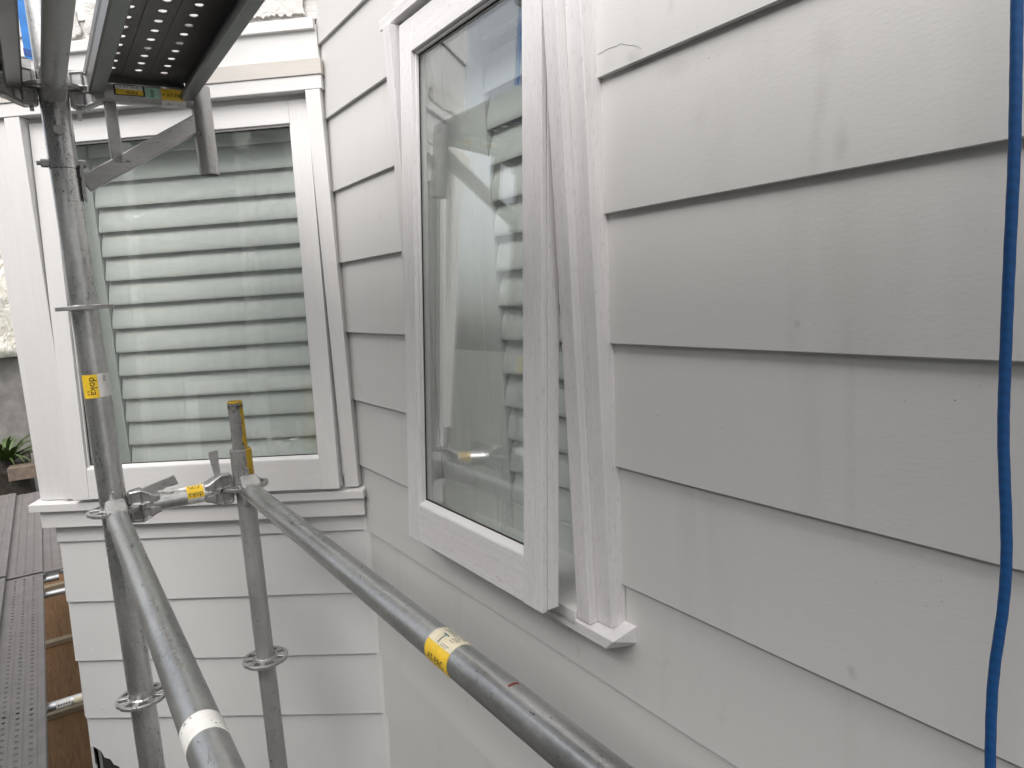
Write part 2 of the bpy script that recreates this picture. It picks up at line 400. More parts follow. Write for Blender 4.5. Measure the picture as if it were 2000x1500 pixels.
for (u0, u1, z0, z1) in [(.03, .21, 2.330, 2.41), (.23, .40, 2.335, 2.43), (.42, .68, 2.34, 2.42), (.70, .84, 2.33, 2.40), (.86, 1.02, 2.345, 2.42)]:
    paint_skin(wall2, L2, jag(u0, u1, z0, z1), -.002+random.uniform(0, .006))
for (u0, u1, z0, z1) in [(.40, .475, 2.10, 2.235), (.47, .60, 2.165, 2.24), (.62, .86, 2.17, 2.23)]:
    paint_skin(wall1, L1, jag(u0, u1, z0, z1, 14, .005), -.014)
for (pa, n_) in (((1.180, 1.873), 9), ):      # hairline crack in the paint beside the window
    m = MB(); cz = [1.873, 1.8725, 1.874, 1.8735, 1.872, 1.873, 1.868, 1.864, 1.860, 1.853]
    for i in range(9):
        u0, u1 = 1.180+.0105*i, 1.180+.0105*(i+1); z0, z1 = cz[i], cz[i+1]; w_ = .00028
        vv = lambda z: -(-.0004-T_/E_*1.02*(z-1.8377)+.0006)
        m.f.append(m.pts([(u0, vv(z0), z0-w_), (u1, vv(z1), z1-w_), (u1, vv(z1), z1+w_), (u0, vv(z0), z0+w_)]))
    m.build('paint_crack', 'dark_gap', wall1)
# roof edge high above
m = MB(); m.box(-.4, 6.5, -.45, .3, 5.0, 5.14); rf = m.build('roof', 'roof_metal', house, L1)
m = MB(); m.box(-.4, 1.4, -.25, .35, 5.001, 5.13); m.build('roof', 'roof_metal', house, L2)
# rooms behind the windows
for (a, b, c, d, e, f_) in ((.2, 1.5, .62, .66, .3, 2.6), (.2, .24, .137, .62, .3, 2.6), (1.46, 1.5, .137, .62, .3, 2.6), (.24, 1.46, .137, .62, 2.56, 2.6), (.24, 1.46, .137, .62, .3, .34)):
    m = MB(); m.box(a, b, c, d, e, f_); m.build('interior_wall', 'room', house, L1)
for (a, b, c, d, e, f_) in ((-.03, .98, -.50, -.46, .3, 2.6), (.94, .98, -.46, -.137, .3, 2.6), (-.03, .01, -.46, -.137, .3, 2.6), (.01, .94, -.46, -.137, 2.56, 2.6), (.01, .94, -.46, -.137, .3, .34)):
    m = MB(); m.box(a, b, c, d, e, f_); m.build('interior_wall', 'room', house, L2)

def sash_fn(s, vtop, ztop, slope):
    return lambda u, t, z: (u, s*(vtop+(ztop-z)*slope+t), z)
def tbox(m, P, u0, u1, t0, t1, z0, z1):
    m.hexa([P(u0, t0, z0), P(u1, t0, z0), P(u1, t1, z0), P(u0, t1, z0), P(u0, t0, z1), P(u1, t0, z1), P(u1, t1, z1), P(u0, t1, z1)])
def sash(win, s, ul, ur, zb, zt, vtop, slope, st, tr, br, mv, mh):
    P = sash_fn(s, vtop, zt, slope); D = .036
    for (a, b_) in ((min(ul, ur), min(ul, ur)+st), (max(ul, ur)-st, max(ul, ur))):
        m = MB(); tbox(m, P, a, b_, -.0105, 0, zb, zt); tbox(m, P, a, b_, -D, -.0125, zb+.002, zt); tbox(m, P, a+.0018, b_-.0018, -.0126, -.0104, zb+.003, zt-.002)
        m.build('sash_stile', mv, win, None, .0012)
    a, b_ = min(ul, ur)+st+.0004, max(ul, ur)-st-.0004
    m = MB(); tbox(m, P, a, b_, -D, -.0006, zb+.001, zb+br); m.build('sash_rail', mh, win, None, .0012)
    m = MB(); tbox(m, P, a, b_, -D, -.0006, zt-tr, zt); m.build('sash_rail', mh, win, None, .0012)
    # glazing beads: a sloped one at the bottom, slim ones round the rest
    z1, z2 = zb+br, zt-tr
    m = MB(); m.hexa([P(a, -.018, z1), P(b_, -.018, z1), P(b_, -.002, z1), P(a, -.002, z1), P(a, -.018, z1+.011), P(b_, -.018, z1+.011), P(b_, -.002, z1+.0015), P(a, -.002, z1+.0015)])
    m.build('glazing_bead', 'trim_white_h', win, None)
    for (q0, q1, y0, y1) in ((a, b_, z2-.006, z2), (a, a+.005, z1, z2-.006), (b_-.005, b_, z1, z2-.006)):
        m = MB(); tbox(m, P, q0, q1, -.018, -.009, y0, y1); m.build('glazing_bead', mv, win, None, .001)
    m = MB()
    for (q0, q1, y0, y1) in ((a, b_, z2-.0085, z2-.006), (a+.005, a+.0072, z1, z2), (b_-.0072, b_-.005, z1, z2), (a, b_, z1+.010, z1+.0125)):
        tbox(m, P, q0, q1, -.018, -.0155, y0, y1)
    m.build('glazing_seal', 'dark_gap', win, None)
    m = MB(); tbox(m, P, a-.006, b_+.006, -.024, -.018, z1-.006, z2+.006); gl = m.build('glass_pane', 'glass', win, None)
    return P
def shutter(name, label, L, u_slat0, u_slat1, stile0, stile1, zlo, zhi, vc, pitch, n, group, frames=()):
    """plantation shutter behind the glass: stiles, rails and tilted slats"""
    F = F1 if L is L1 else F2; s = sgn(L)
    t = thing(name, label, 'shutter', F @ Matrix.Translation((.5*(u_slat0+u_slat1), s*vc, zlo)), group)
    cu = .5*(u_slat0+u_slat1)
    def lb(nm, u0, u1, z0, z1):
        m = MB(); m.box(u0-cu, u1-cu, -.014, .014, z0-zlo, z1-zlo); m.build(nm, 'shutter', t, None, .002)
    for fu in frames: lb('frame', *fu, zlo-.12, zhi+.10)
    lb('stile', *stile0, zlo-.10, zhi+.08); lb('stile', *stile1, zlo-.10, zhi+.08)
    lb('rail', u_slat0+.001, u_slat1-.001, zlo-.10, zlo-.002); lb('rail', u_slat0+.001, u_slat1-.001, zhi, zhi+.08)
    m = MB(); pr = []
    for k in range(20):
        a = 2*math.pi*k/20; pr.append((math.cos(a)*.0445, math.sin(a)*.0058))
    tl = R(16.5); secs = []
    for u in (u_slat0+.002, u_slat1-.002):
        secs.append([(u-cu, s*(-(c*math.sin(tl))+d*math.cos(tl)), c*math.cos(tl)+d*math.sin(tl)) for c, d in pr])
    m.loft(secs); first = m.build('slat', 'shutter', t, Matrix.Translation((0, 0, .041)), smooth=True)
    for i in range(1, n):
        o = bpy.data.objects.new('slat', first.data); col.objects.link(o); o.parent = t; o.matrix_local = Matrix.Translation((0, 0, .041+pitch*i)) @ Matrix.Rotation(R(random.uniform(-1.2, 1.2)), 4, 'X')
    return t

# ---- right window (wall one): awning sash pushed open at the bottom
def frame_base(name, L, label, pieces, mat):
    s = sgn(L); m = MB()
    for (u0, u1, v0, v1, z0, z1) in pieces: m.box(u0, u1, min(s*v0, s*v1), max(s*v0, s*v1), z0, z1)
    o = m.build(name, mat, house, L, .0012); o['label'] = label; return o
win1 = frame_base('window', L1, 'weathered awning window propped open on the right wall',
                  [(1.101, 1.138, -.13, .0, .93, 2.15), (.515, .552, -.13, .0, .93, 2.15), (.552, 1.101, -.13, .0, 2.118, 2.15), (.552, 1.101, -.13, -.03, .93, .968)], 'trim_grey_v')
bx('stop_bead', 'trim_grey_v', win1, L1, 1.105, 1.1395, .0003, .042, .945, 2.14)
bx('stop_bead', 'trim_grey_v', win1, L1, .5135, .548, .0003, .042, .945, 2.118)
bx('casing', 'trim_grey_v', win1, L1, 1.140, 1.178, -.02, .026, .948, 2.2)
bx('casing', 'trim_grey_v', win1, L1, .474, .513, -.02, .0225, .948, 2.125)
bx('head_casing', 'trim_grey_h', win1, L1, .4745, 1.139, -.02, .030, 2.1255, 2.149)
m = MB(); ua, ub = .45, 1.205
m.hexa([(ua, .03, .912), (ub, .03, .912), (ub-.022, -.046, .920), (ua+.02, -.046, .920), (ua, .03, .956), (ub, .03, .956), (ub-.0, -.046, .941), (ua, -.046, .941)])
m.build('sill', 'trim_grey_h', win1, None, .0015)
m = MB(); m.hexa([(.548, .10, .945), (1.104, .10, .945), (1.104, -.046, .930), (.548, -.046, .930), (.548, .10, .985), (1.104, .10, .985), (1.104, -.046, .958), (.548, -.046, .958)])
m.build('sub_sill', 'trim_white_h', win1, None, .0015)
sash(win1, -1, .558, 1.090, .968, 2.112, .022, .0735, .056, .07, .086, 'trim_grey_v', 'trim_grey_h')
shutter('louvre_shutter', 'white louvred shutter behind the glass of the open right window', L1, .722, 1.04, (.655, .720), (1.042, 1.11), 1.045, 2.045, -.095, .0745, 13, 'white shutters inside the windows', ((.50, .653), (1.112, 1.16)))

# ---- bay window (wall two)
win2 = frame_base('window', L2, 'white awning window in the bay wall, slightly open at the bottom',
                  [(.005, .048, -.13, -.022, .935, 2.125), (.918, .955, -.13, -.022, .935, 2.125), (.048, .918, -.13, -.022, 2.108, 2.125), (.048, .918, -.13, -.065, .935, .97)], 'trim_white_v')
bx('casing', 'trim_white_v', win2, L2, .005, .048, -.022, .020, .958, 2.121)
bx('casing', 'trim_white_v', win2, L2, .914, .962, -.022, .018, .958, 2.121)
bx('head_casing', 'trim_white_h', win2, L2, -.002, 1.06, -.03, .020, 2.122, 2.160)
bx('head_board', 'trim_beige', win2, L2, -.006, 1.06, -.03, .024, 2.1605, 2.2045)
m = MB(); m.hexa([(-.012, -.03, .924), (1.070, -.03, .924), (1.070, .036, .924), (-.012, .036, .924), (-.012, -.03, .957), (1.070, -.03, .957), (1.070, .036, .949), (-.012, .036, .949)])
m.build('sill', 'trim_white_h', win2, None, .002)
bx('apron', 'trim_white_h', win2, L2, -.006, 1.045, -.02, .022, .868, .9235)
sash(win2, 1, .910, .056, .962, 2.106, -.012, .052, .056, .064, .094, 'trim_white_v', 'trim_white_h')
shutter('louvre_shutter', 'white louvred shutter filling the bay window behind greenish glass', L2, .112, .806, (.04, .11), (.808, .875), 1.022, 2.095, -.125, .0765, 14, 'white shutters inside the windows', ((-.02, .038), (.877, .94)))

# ---------------------------------------------------------------- scaffold parts
def text_mesh(body, size, bold=0.0):
    cu = bpy.data.curves.new('t', 'FONT'); cu.body = body; cu.size = size; cu.align_x = 'CENTER'; cu.align_y = 'CENTER'; cu.offset = bold; cu.resolution_u = 4
    ob = bpy.data.objects.new('t', cu); me = bpy.data.meshes.new_from_object(ob)
    bm = bmesh.new(); bm.from_mesh(me); bmesh.ops.triangulate(bm, faces=bm.faces)
    for _ in range(3):      # short edges, so that the letters follow the tube
        es = [e for e in bm.edges if e.calc_length() > .0035]
        if not es: break
        bmesh.ops.subdivide_edges(bm, edges=es, cuts=1); bmesh.ops.triangulate(bm, faces=[f for f in bm.faces if len(f.verts) > 3])
    bm.to_mesh(me); bm.free()
    vs_ = [v.co.copy() for v in me.vertices]; fs = [list(p.vertices) for p in me.polygons]
    bpy.data.objects.remove(ob); bpy.data.curves.remove(cu); bpy.data.meshes.remove(me)
    return vs_, fs
def cyl_patch(parent, name, mat, r, th0, th1, z0, z1, lift=.0006, n=None, slant=0.0):
    m = MB(); n = n or max(3, int(abs(th1-th0)/R(8)))
    rr = r+lift
    secs = [[(rr*math.cos(t), rr*math.sin(t), z0+slant*(t-th0)), (rr*math.cos(t), rr*math.sin(t), z1+slant*(t-th0)), ((r-.001)*math.cos(t), (r-.001)*math.sin(t), z1+slant*(t-th0)), ((r-.001)*math.cos(t), (r-.001)*math.sin(t), z0+slant*(t-th0))] for t in [th0+(th1-th0)*i/n for i in range(n+1)]]
    m.loft(secs); return m.build(name, mat, parent, None, smooth=True)
def cyl_text(parent, body, size, r, th, z, phi=0.0, mat='ink', bold=0.0, lift=.0010):
    vs_, fs = text_mesh(body, size, bold); c, s = math.cos(phi), math.sin(phi); m = MB()
    for v in vs_:
        a = v.x*c-v.y*s; b = v.x*s+v.y*c
        t = th+a/r; m.v.append(((r+lift)*math.cos(t), (r+lift)*math.sin(t), z+b))
    m.f = fs
    return m.build('lettering', mat, parent, None, recalc=False)
ROS = None
def rosette_mesh():
    global ROS
    if ROS: return ROS
    m = MB(); n = 96; rs = [.023, .0335, .0525, .0610]; h = .0045
    hole = set()
    for k in range(8):
        half = 3 if k % 2 else 4
        for q in range(-half, half): hole.add((k*12+q) % n)
    def P(r, k, z):
        rr = r
        if r > .06 and (k % 12) in (5, 6, 7): rr -= .0022
        a = 2*math.pi*k/n; return (rr*math.cos(a), rr*math.sin(a), z)
    solid = [[True]*n for _ in range(3)]
    for k in hole: solid[1][k] = False
    for ri in range(3):
        for k in range(n):
            if not solid[ri][k]: continue
            k2 = (k+1) % n; a, b = rs[ri], rs[ri+1]
            for z in (-h, h): m.f.append(m.pts([P(a, k, z), P(b, k, z), P(b, k2, z), P(a, k2, z)]))
            for (cond, q0, q1) in ((ri == 2 or not solid[ri+1][k], (b, k), (b, k2)), (ri == 0 or not solid[ri-1][k], (a, k), (a, k2)),
                                   (not solid[ri][k-1], (a, k), (b, k)), (not solid[ri][k2], (a, k2), (b, k2))):
                if cond: m.f.append(m.pts([P(*q0, -h), P(*q1, -h), P(*q1, h), P(*q0, h)]))
    o = m.build('rosette', 'galv_cast', None); ROS = o.data; bpy.data.objects.remove(o)
    return ROS
def add_rosette(parent, z, rot=0.0, mat=None):
    me = rosette_mesh(); o = link('rosette', me, parent, Matrix.Translation((0, 0, z)) @ Matrix.Rotation(rot, 4, 'Z')); o.modifiers.new('b', 'BEVEL').width = .0008
    return o
def weld(parent, r, z, mat):
    m = MB(); n = 40
    def ring(rr, zz, ph): return [((rr+.0009*math.sin(k*2.7+ph)+.0006*math.sin(k*5.1))*math.cos(2*math.pi*k/n), (rr+.0009*math.sin(k*2.7+ph))*math.sin(2*math.pi*k/n), zz) for k in range(n)]
    m.loft([ring(r-.001, z-.008, 0), ring(r+.0028, z-.004, 1), ring(r+.003, z+.004, 2), ring(r-.001, z+.008, 3)]); return m.build('weld', mat, parent, None, smooth=True)
ROT = math.atan2(U1.y, U1.x)
def standard(label, u, v, z0, z1, r, ros, mat, group='scaffold standards'):
    p = W1(u, v, z0); t = thing('scaffold_standard', label, 'scaffold pole', Matrix.Translation(p) @ Matrix.Rotation(ROT, 4, 'Z'), group)
    m = MB(); m.tube(r, 0, z1-z0, 40, r-.0032); m.build('tube', mat, t, None, smooth=True)
    for zr in ros: add_rosette(t, zr-z0); weld(t, r, zr-z0, mat)
    return t
def bolt(parent, p, d, r=.0105, h=.009):
    M_ = axis_matrix(p, d); m = MB()
    m.loft([[(rr*math.cos(2*math.pi*k/6), rr*math.sin(2*math.pi*k/6), z) for k in range(6)] for rr, z in ((r, 0), (r, h*.8), (r*.86, h))])
    return m.build('bolt', 'galv_brown', parent, M_)
def local_dir(t, d): return (t.matrix_world.to_3x3().inverted() @ d).normalized()

RU, PV1, PV2 = .063, .667, .357
P1w = W1(RU, PV1, 0); P2w = W1(RU+.01, PV2, 0)
LV = [2.048, 1.548, 1.048, .548, .048, -.452]
R1 = .0302; R2 = .02415
st1 = standard('tall galvanised scaffold pole with a yellow sticker, left of the bay window glass', RU, PV1, -1.0, 3.3, R1, LV+[2.548, 3.048], 'galv')
def cam_angle(t, off=0.0):
    d = local_dir(t, Vector((0, 0, CAMZ))-t.matrix_world.translation); return math.atan2(d.y, d.x)+off
ca = cam_angle(st1)
cyl_patch(st1, 'sticker', 'yellow_label', R1, ca-R(62), ca+R(8), 2.333, 2.389)
cyl_patch(st1, 'sticker', 'white_label', R1, ca+R(8.5), ca+R(78), 2.334, 2.390)
cyl_text(st1, 'doka', .0225, R1, ca-R(12), 2.362, -math.pi/2, 'ink', .0)
cyl_text(st1, 'R.9', .009, R1, ca-R(36), 2.346, -math.pi/2, 'red_mark')
cyl_text(st1, '-  :', .009, R1, ca-R(50), 2.368, -math.pi/2, 'ink')
for i in range(5): cyl_patch(st1, 'print_line', 'grey_ink', R1, ca+R(30), ca+R(42+5*(i % 2)), 2.372+.003*i, 2.3732+.003*i, .0009)
# joint of the two standards with its bolts
toc = local_dir(st1, Vector((0, 0, 1.9))-P1w-Vector((0, 0, 1.9)))
m = MB(); m.tube(R1+.0004, 2.868, 2.8695, 40); m.build('joint_line', 'dark_gap', st1, None, smooth=True)
bolt(st1, Vector((toc.x*R1, toc.y*R1, 2.951)), toc, .013, .007)
side = Vector((-toc.y, toc.x, 0))
for sg_ in (-1, 1): bolt(st1, Vector((0, 0, 2.882))+side*sg_*(R1-.002), side*sg_, .0098, .017)
m = MB(); m.tube(.005, 0, .024, 10); m.build('bolt', 'galv_brown', st1, axis_matrix(Vector((0, 0, 2.882))-side*(R1-.001), -side), smooth=True)

st2 = standard('short dull grey scaffold pole with a yellow-painted spigot in front of the bay window', RU+.01, PV2, -1.0, 1.148, R2, [1.048, .548, .048, -.452], 'galv_dull')
m = MB(); m.tube(R2+.0038, 2.055, 2.148, 40, R2-.002); m.build('collar', 'spigot_paint', st2, None, smooth=True)
m = MB(); m.tube(.0192, 0, .228, 36, .0160); m.build('spigot', 'spigot_paint', st2, Matrix.Translation((0, 0, 2.05)), smooth=True)
for o in st2.children:
    if o.name.startswith('collar'):
        o.data.transform(Matrix.Translation((0, 0, -2.05))); o.matrix_local = Matrix.Translation((0, 0, 2.05))
m = MB(); m.tube(.0052, -.0006, .0008, 14); m.build('pin_hole', 'dark_gap', st2, axis_matrix(Vector((0, 0, 2.180))+local_dir(st2, Vector((-.94, -.34, 0)))*.0190, local_dir(st2, Vector((-.94, -.34, 0)))))

def head(parent, x_sign, L, r):
    """cast wedge head at one end of a ledger whose local z runs along the tube from post axis 0 to post axis L; local x is up"""
    o_ = (lambda a: a) if x_sign > 0 else (lambda a: L-a)
    for up_ in (1, -1):
        secs = []
        for (a, lo, hi, hw) in ((.031, .0058, .036, .012), (.036, .0058, .040, .015), (.060, .0058, .042, .022), (.078, .0058, .033, .0245), (.092, .0058, .0255, .0245), (.102, .0058, .0235, .022)):
            c = .004; secs.append([(up_*x, y, o_(a)) for x, y in ((lo, -hw), (hi-c, -hw), (hi, -hw+c), (hi, hw-c), (hi-c, hw), (lo, hw))])
        m = MB(); m.loft(secs)
        o = m.build('wedge_head', 'galv_cast', parent, None, .0012)
        bm = bmesh.new(); bm.from_mesh(o.data)
        fs = [f for f in bm.faces if abs(f.normal.y) > .9 and f.calc_area() > .00035]
        if fs: bmesh.ops.inset_individual(bm, faces=fs, thickness=.0045, depth=-.005)
        bm.to_mesh(o.data); bm.free()
    m = MB(); m.box(-.0062, .0062, -.022, .022, min(o_(.068), o_(.100)), max(o_(.068), o_(.100))); m.build('wedge_head', 'galv_cast', parent, None)
def wedge(parent, a, pts, th=.006, rotm=None, mat='galv_brown'):
    m = MB(); m.loft([[(x, -th/2, z) for x, z in pts], [(x, th/2, z) for x, z in pts]]); return m.build('wedge', mat, parent, rotm if rotm else Matrix.Translation((0, 0, a)), .0008)
WDG = [(-.052, -.004), (-.052, .004), (.048, .009), (.060, .013), (.060, -.011), (.048, -.011)]
def ledger(label, pa, pb, r, mat, group, heads=(1, 1), wedges=(1, 1), name='scaffold_ledger', wpts=WDG):
    d = pb-pa; L = d.length
    t = thing(name, label, 'scaffold tube', axis_matrix(pa, d), group)
    m = MB(); m.tube(r, .085, L-.085, 40, r-.003); m.build('tube', mat, t, None, smooth=True)
    if heads[0]: head(t, 1, L, r)
    if heads[1]: head(t, -1, L, r)
    if wedges[0]: wedge(t, .046, wpts)
    if wedges[1]: wedge(t, L-.046, [(x, -z) for x, z in wpts])
    return t
def tube_angle(t, zloc, off=0):
    p = t.matrix_world @ Vector((0, 0, zloc)); d = local_dir(t, Vector((0, 0, CAMZ))-p); return math.atan2(d.y, d.x)+off
Zr = 1.048
# short ledger between the two poles
la = ledger('short horizontal tube joining the two poles at waist height, with a yellow sticker', P1w+Z*Zr, P2w+Z*Zr, R2, 'galv', 'ledgers between poles', wedges=(0, 0))
th = tube_angle(la, .19)
cyl_patch(la, 'sticker', 'yellow_label', R2, th-R(72), th+R(22), .165, .205)
cyl_patch(la, 'sticker', 'white_label', R2, th+R(22.5), th+R(70), .165, .205)
cyl_text(la, 'doka', .018, R2, th+R(2), .185, -math.pi/2, 'ink', .0)
cyl_text(la, 'AT-PAC', .0075, R2, th-R(42), .183, -math.pi/2, 'ink')
cyl_text(la, '.10', .006, R2, th+R(42), .190, -math.pi/2, 'grey_ink')
for i in range(4): cyl_patch(la, 'print_line', 'ink', R2, th-R(58), th-R(52-3*(i % 2)), .170+.008*i, .1735+.008*i, .0009)
LL = (P2w-P1w).length
WB = [(.020, -.006), (.020, .008), (.098, .013), (.106, .011), (.107, -.012), (.072, -.010)]
wedge(la, LL-.062, [(x, -z-.006*(x > .05)) for x, z in WB])
wedge(la, 0, [(.0, .0), (.012, .004), (.026, .066), (.030, .098), (.012, .104), (.006, .085)], rotm=Matrix.Translation((.027, 0, .048)) , mat='galv_brown') if False else None
m = MB(); m.loft([[(x, y_, z) for x, z in ((.030, .034), (.034, .036), (.058, .130), (.062, .142), (.036, .150), (.032, .118), (.028, .114))] for y_ in (-.003, .003)]); m.build('wedge', 'galv_brown', la, None, .0008)
# two long rails running back past the camera
RL = 2.57
ra = ledger('galvanised guard rail from the sticker pole, white band near the bottom edge', P1w+Z*(Zr-.004), W1(RU+RL, PV1, Zr-.004), R2, 'galv_rail', 'long guard rails', heads=(1, 1))
rb = ledger('galvanised guard rail running diagonally from the short pole past the right window', P2w+Z*(Zr-.004), W1(RU+.01+RL, PV2, Zr-.004), R2, 'galv_rail', 'long guard rails', heads=(1, 1))
def zl(t, px_point): return (t.matrix_world.inverted() @ px_point).z
za = 1.155
ta = tube_angle(ra, za)
cyl_patch(ra, 'sticker', 'white_label', R2, ta-R(112), ta+R(96), za-.021, za+.021, .0006, 30)
for (dt, dz, w_) in ((-40, .012, 4), (30, -.016, 9), (12, -.017, 6), (-30, .006, 2), (50, -.012, 5), (-52, .010, 3)): cyl_patch(ra, 'scuff', 'grey_ink', R2, ta+R(dt), ta+R(dt+w_), za+dz-.0012, za+dz+.0012, .0008)
zb_ = 1.16
tb = tube_angle(rb, zb_)
cyl_patch(rb, 'sticker', 'cream_label', R2, tb-R(78), tb+R(4), zb_-.031, zb_+.031)
cyl_patch(rb, 'sticker', 'yellow_label', R2, tb+R(4.5), tb+R(84), zb_-.031, zb_+.031)
cyl_text(rb, 'AT-PAC', .013, R2, tb+R(52), zb_, math.pi/2, 'ink', .0)
cyl_text(rb, 'T', .024, R2, tb-R(18), zb_-.006, math.pi/2, 'teal_ink', .0)
for i, (dt, w0, w1) in enumerate(((-68, -.024, .022), (-61, -.020, .004), (-54, -.024, .018), (-46, .010, .024), (-39, .008, .024), (-30, .009, .022), (-8, .004, .022), (-2, .002, .02))):
    a0 = w0
    while a0 < w1-.003:
        w_ = random.uniform(.0025, .006); cyl_patch(rb, 'print_line', 'grey_ink', R2, tb+R(dt), tb+R(dt+2.6), zb_+a0, zb_+min(a0+w_, w1), .0010); a0 += w_+.0016
m = MB(); cyl_patch(rb, 'red_mark', 'red_mark', R2, tb-R(62), tb-R(28), 1.31, 1.3135, .0006)
# the poles at the near end of the rails, behind the camera
standard('galvanised scaffold pole at the near end of the outer guard rail', RU+RL, PV1, -3.2, 3.3, R2, LV+[2.548], 'galv')
standard('galvanised scaffold pole at the near end of the inner guard rail', RU+.01+RL, PV2, -1.0, 1.3, R2, [1.048, .548], 'galv')

# upper level: ledger overhead, transom, side bracket and perforated planks
ZU = 2.048
lu = ledger('overhead ledger tube running from the top joint towards the camera', P1w+Z*ZU, W1(RU+RL, PV1, ZU), R2, 'galv_dull', 'upper ledgers')
PO = W1(RU, PV1+1.09, 0)
standard('outer scaffold pole holding the upper deck away from the house', RU, PV1+1.09, -3.2, 3.3, R2, LV, 'galv')
standard('outer scaffold pole behind the camera', RU+RL, PV1+1.09, -3.2, 3.3, R2, LV, 'galv')
ledger('upper transom going out from the sticker pole under the deck planks', P1w+Z*ZU, PO+Z*ZU, R2, 'galv_dull', 'upper transoms')
ledger('upper transom behind the camera', W1(RU+RL, PV1, ZU), W1(RU+RL, PV1+1.09, ZU), R2, 'galv_dull', 'upper transoms')
br = thing('scaffold_bracket', 'triangular side bracket with stickers carrying the overhead plank end', 'scaffold bracket', axis_matrix(P1w+Z*ZU, P2w-P1w))
# local: x up, z along the bracket (towards the wall), y towards the camera side
zs = LL+.006
m = MB(); m.tube(R2, .085, zs-.02, 40, R2-.003); m.build('tube', 'galv_brown', br, None, smooth=True)
head(br, 1, LL, R2); wedge(br, .046, [(x-.015, z) for x, z in WDG])
m = MB(); m.tube(R2, -.185, .03, 40, R2-.003); m.build('spigot', 'galv_brown', br, mat4(Vector((0, -1, 0)), Vector((0, 0, 1)).cross(Vector((1, 0, 0)))*0+Vector((0, 0, -1)), Vector((1, 0, 0)), Vector((0, 0, zs))), smooth=True)
def bar(name, a, b, wd, th_, parent, mat='galv_brown', y=0.0):
    a = Vector((a[0], y, a[1])); b = Vector((b[0], y, b[1])); d = (b-a).normalized(); n = Vector((0, 1, 0)).cross(d)
    m = MB(); h = Vector((0, th_/2, 0)); q = n*wd/2
    m.hexa([a-q-h, a+q-h, a+q+h, a-q+h, b-q-h, b+q-h, b+q+h, b-q+h]); return m.build(name, mat, parent, None, .003)
bar('brace', (-.213, R1+.006), (-.056, zs-.012), .040, .022, br)
bar('strut', (-R2+.002, .112), (-.165, .112), .026, .022, br)
m = MB(); m.box(-.252, -.172, -.020, .020, R1+.001, R1+.007); m.build('foot_plate', 'galv_brown', br, None, .001)
tk = tube_angle(br, .2)
cyl_patch(br, 'sticker', 'ink', R2, tk-R(58), tk+R(6), .122, .188, .0005); cyl_patch(br, 'sticker', 'white_label', R2, tk-R(52), tk-R(26), .126, .184, .0008); cyl_patch(br, 'sticker', 'yellow_label', R2, tk-R(26), tk+R(1), .126, .184, .0008)
cyl_text(br, '\u25C6 AT-PAC' if False else '+ AT-PAC', .0095, R2, tk-R(39), .156, math.pi/2, 'ink', .0, .0012); cyl_text(br, 'doka', .013, R2, tk-R(12), .160, math.pi/2, 'ink', .0, .0012)
cyl_patch(br, 'sticker', 'green_label', R2, tk-R(50), tk+R(14), .190, .218, .0005)
for i in range(5): cyl_patch(br, 'print_line', 'ink', R2, tk-R(36-9*i), tk-R(32-9*i), .200, .207+.002*(i % 2), .0009)
cyl_patch(br, 'sticker', 'yellow_label', R2, tk-R(50), tk+R(16), .224, .276, .0005); cyl_patch(br, 'sticker', 'white_label', R2, tk+R(16.5), tk+R(62), .224, .278, .0006)
cyl_text(br, '+ AT-PAC', .0115, R2, tk-R(10), .250, math.pi/2, 'ink', .0); cyl_text(br, 'N: . . I', .011, R2, tk+R(40), .250, math.pi/2, 'grey_ink')

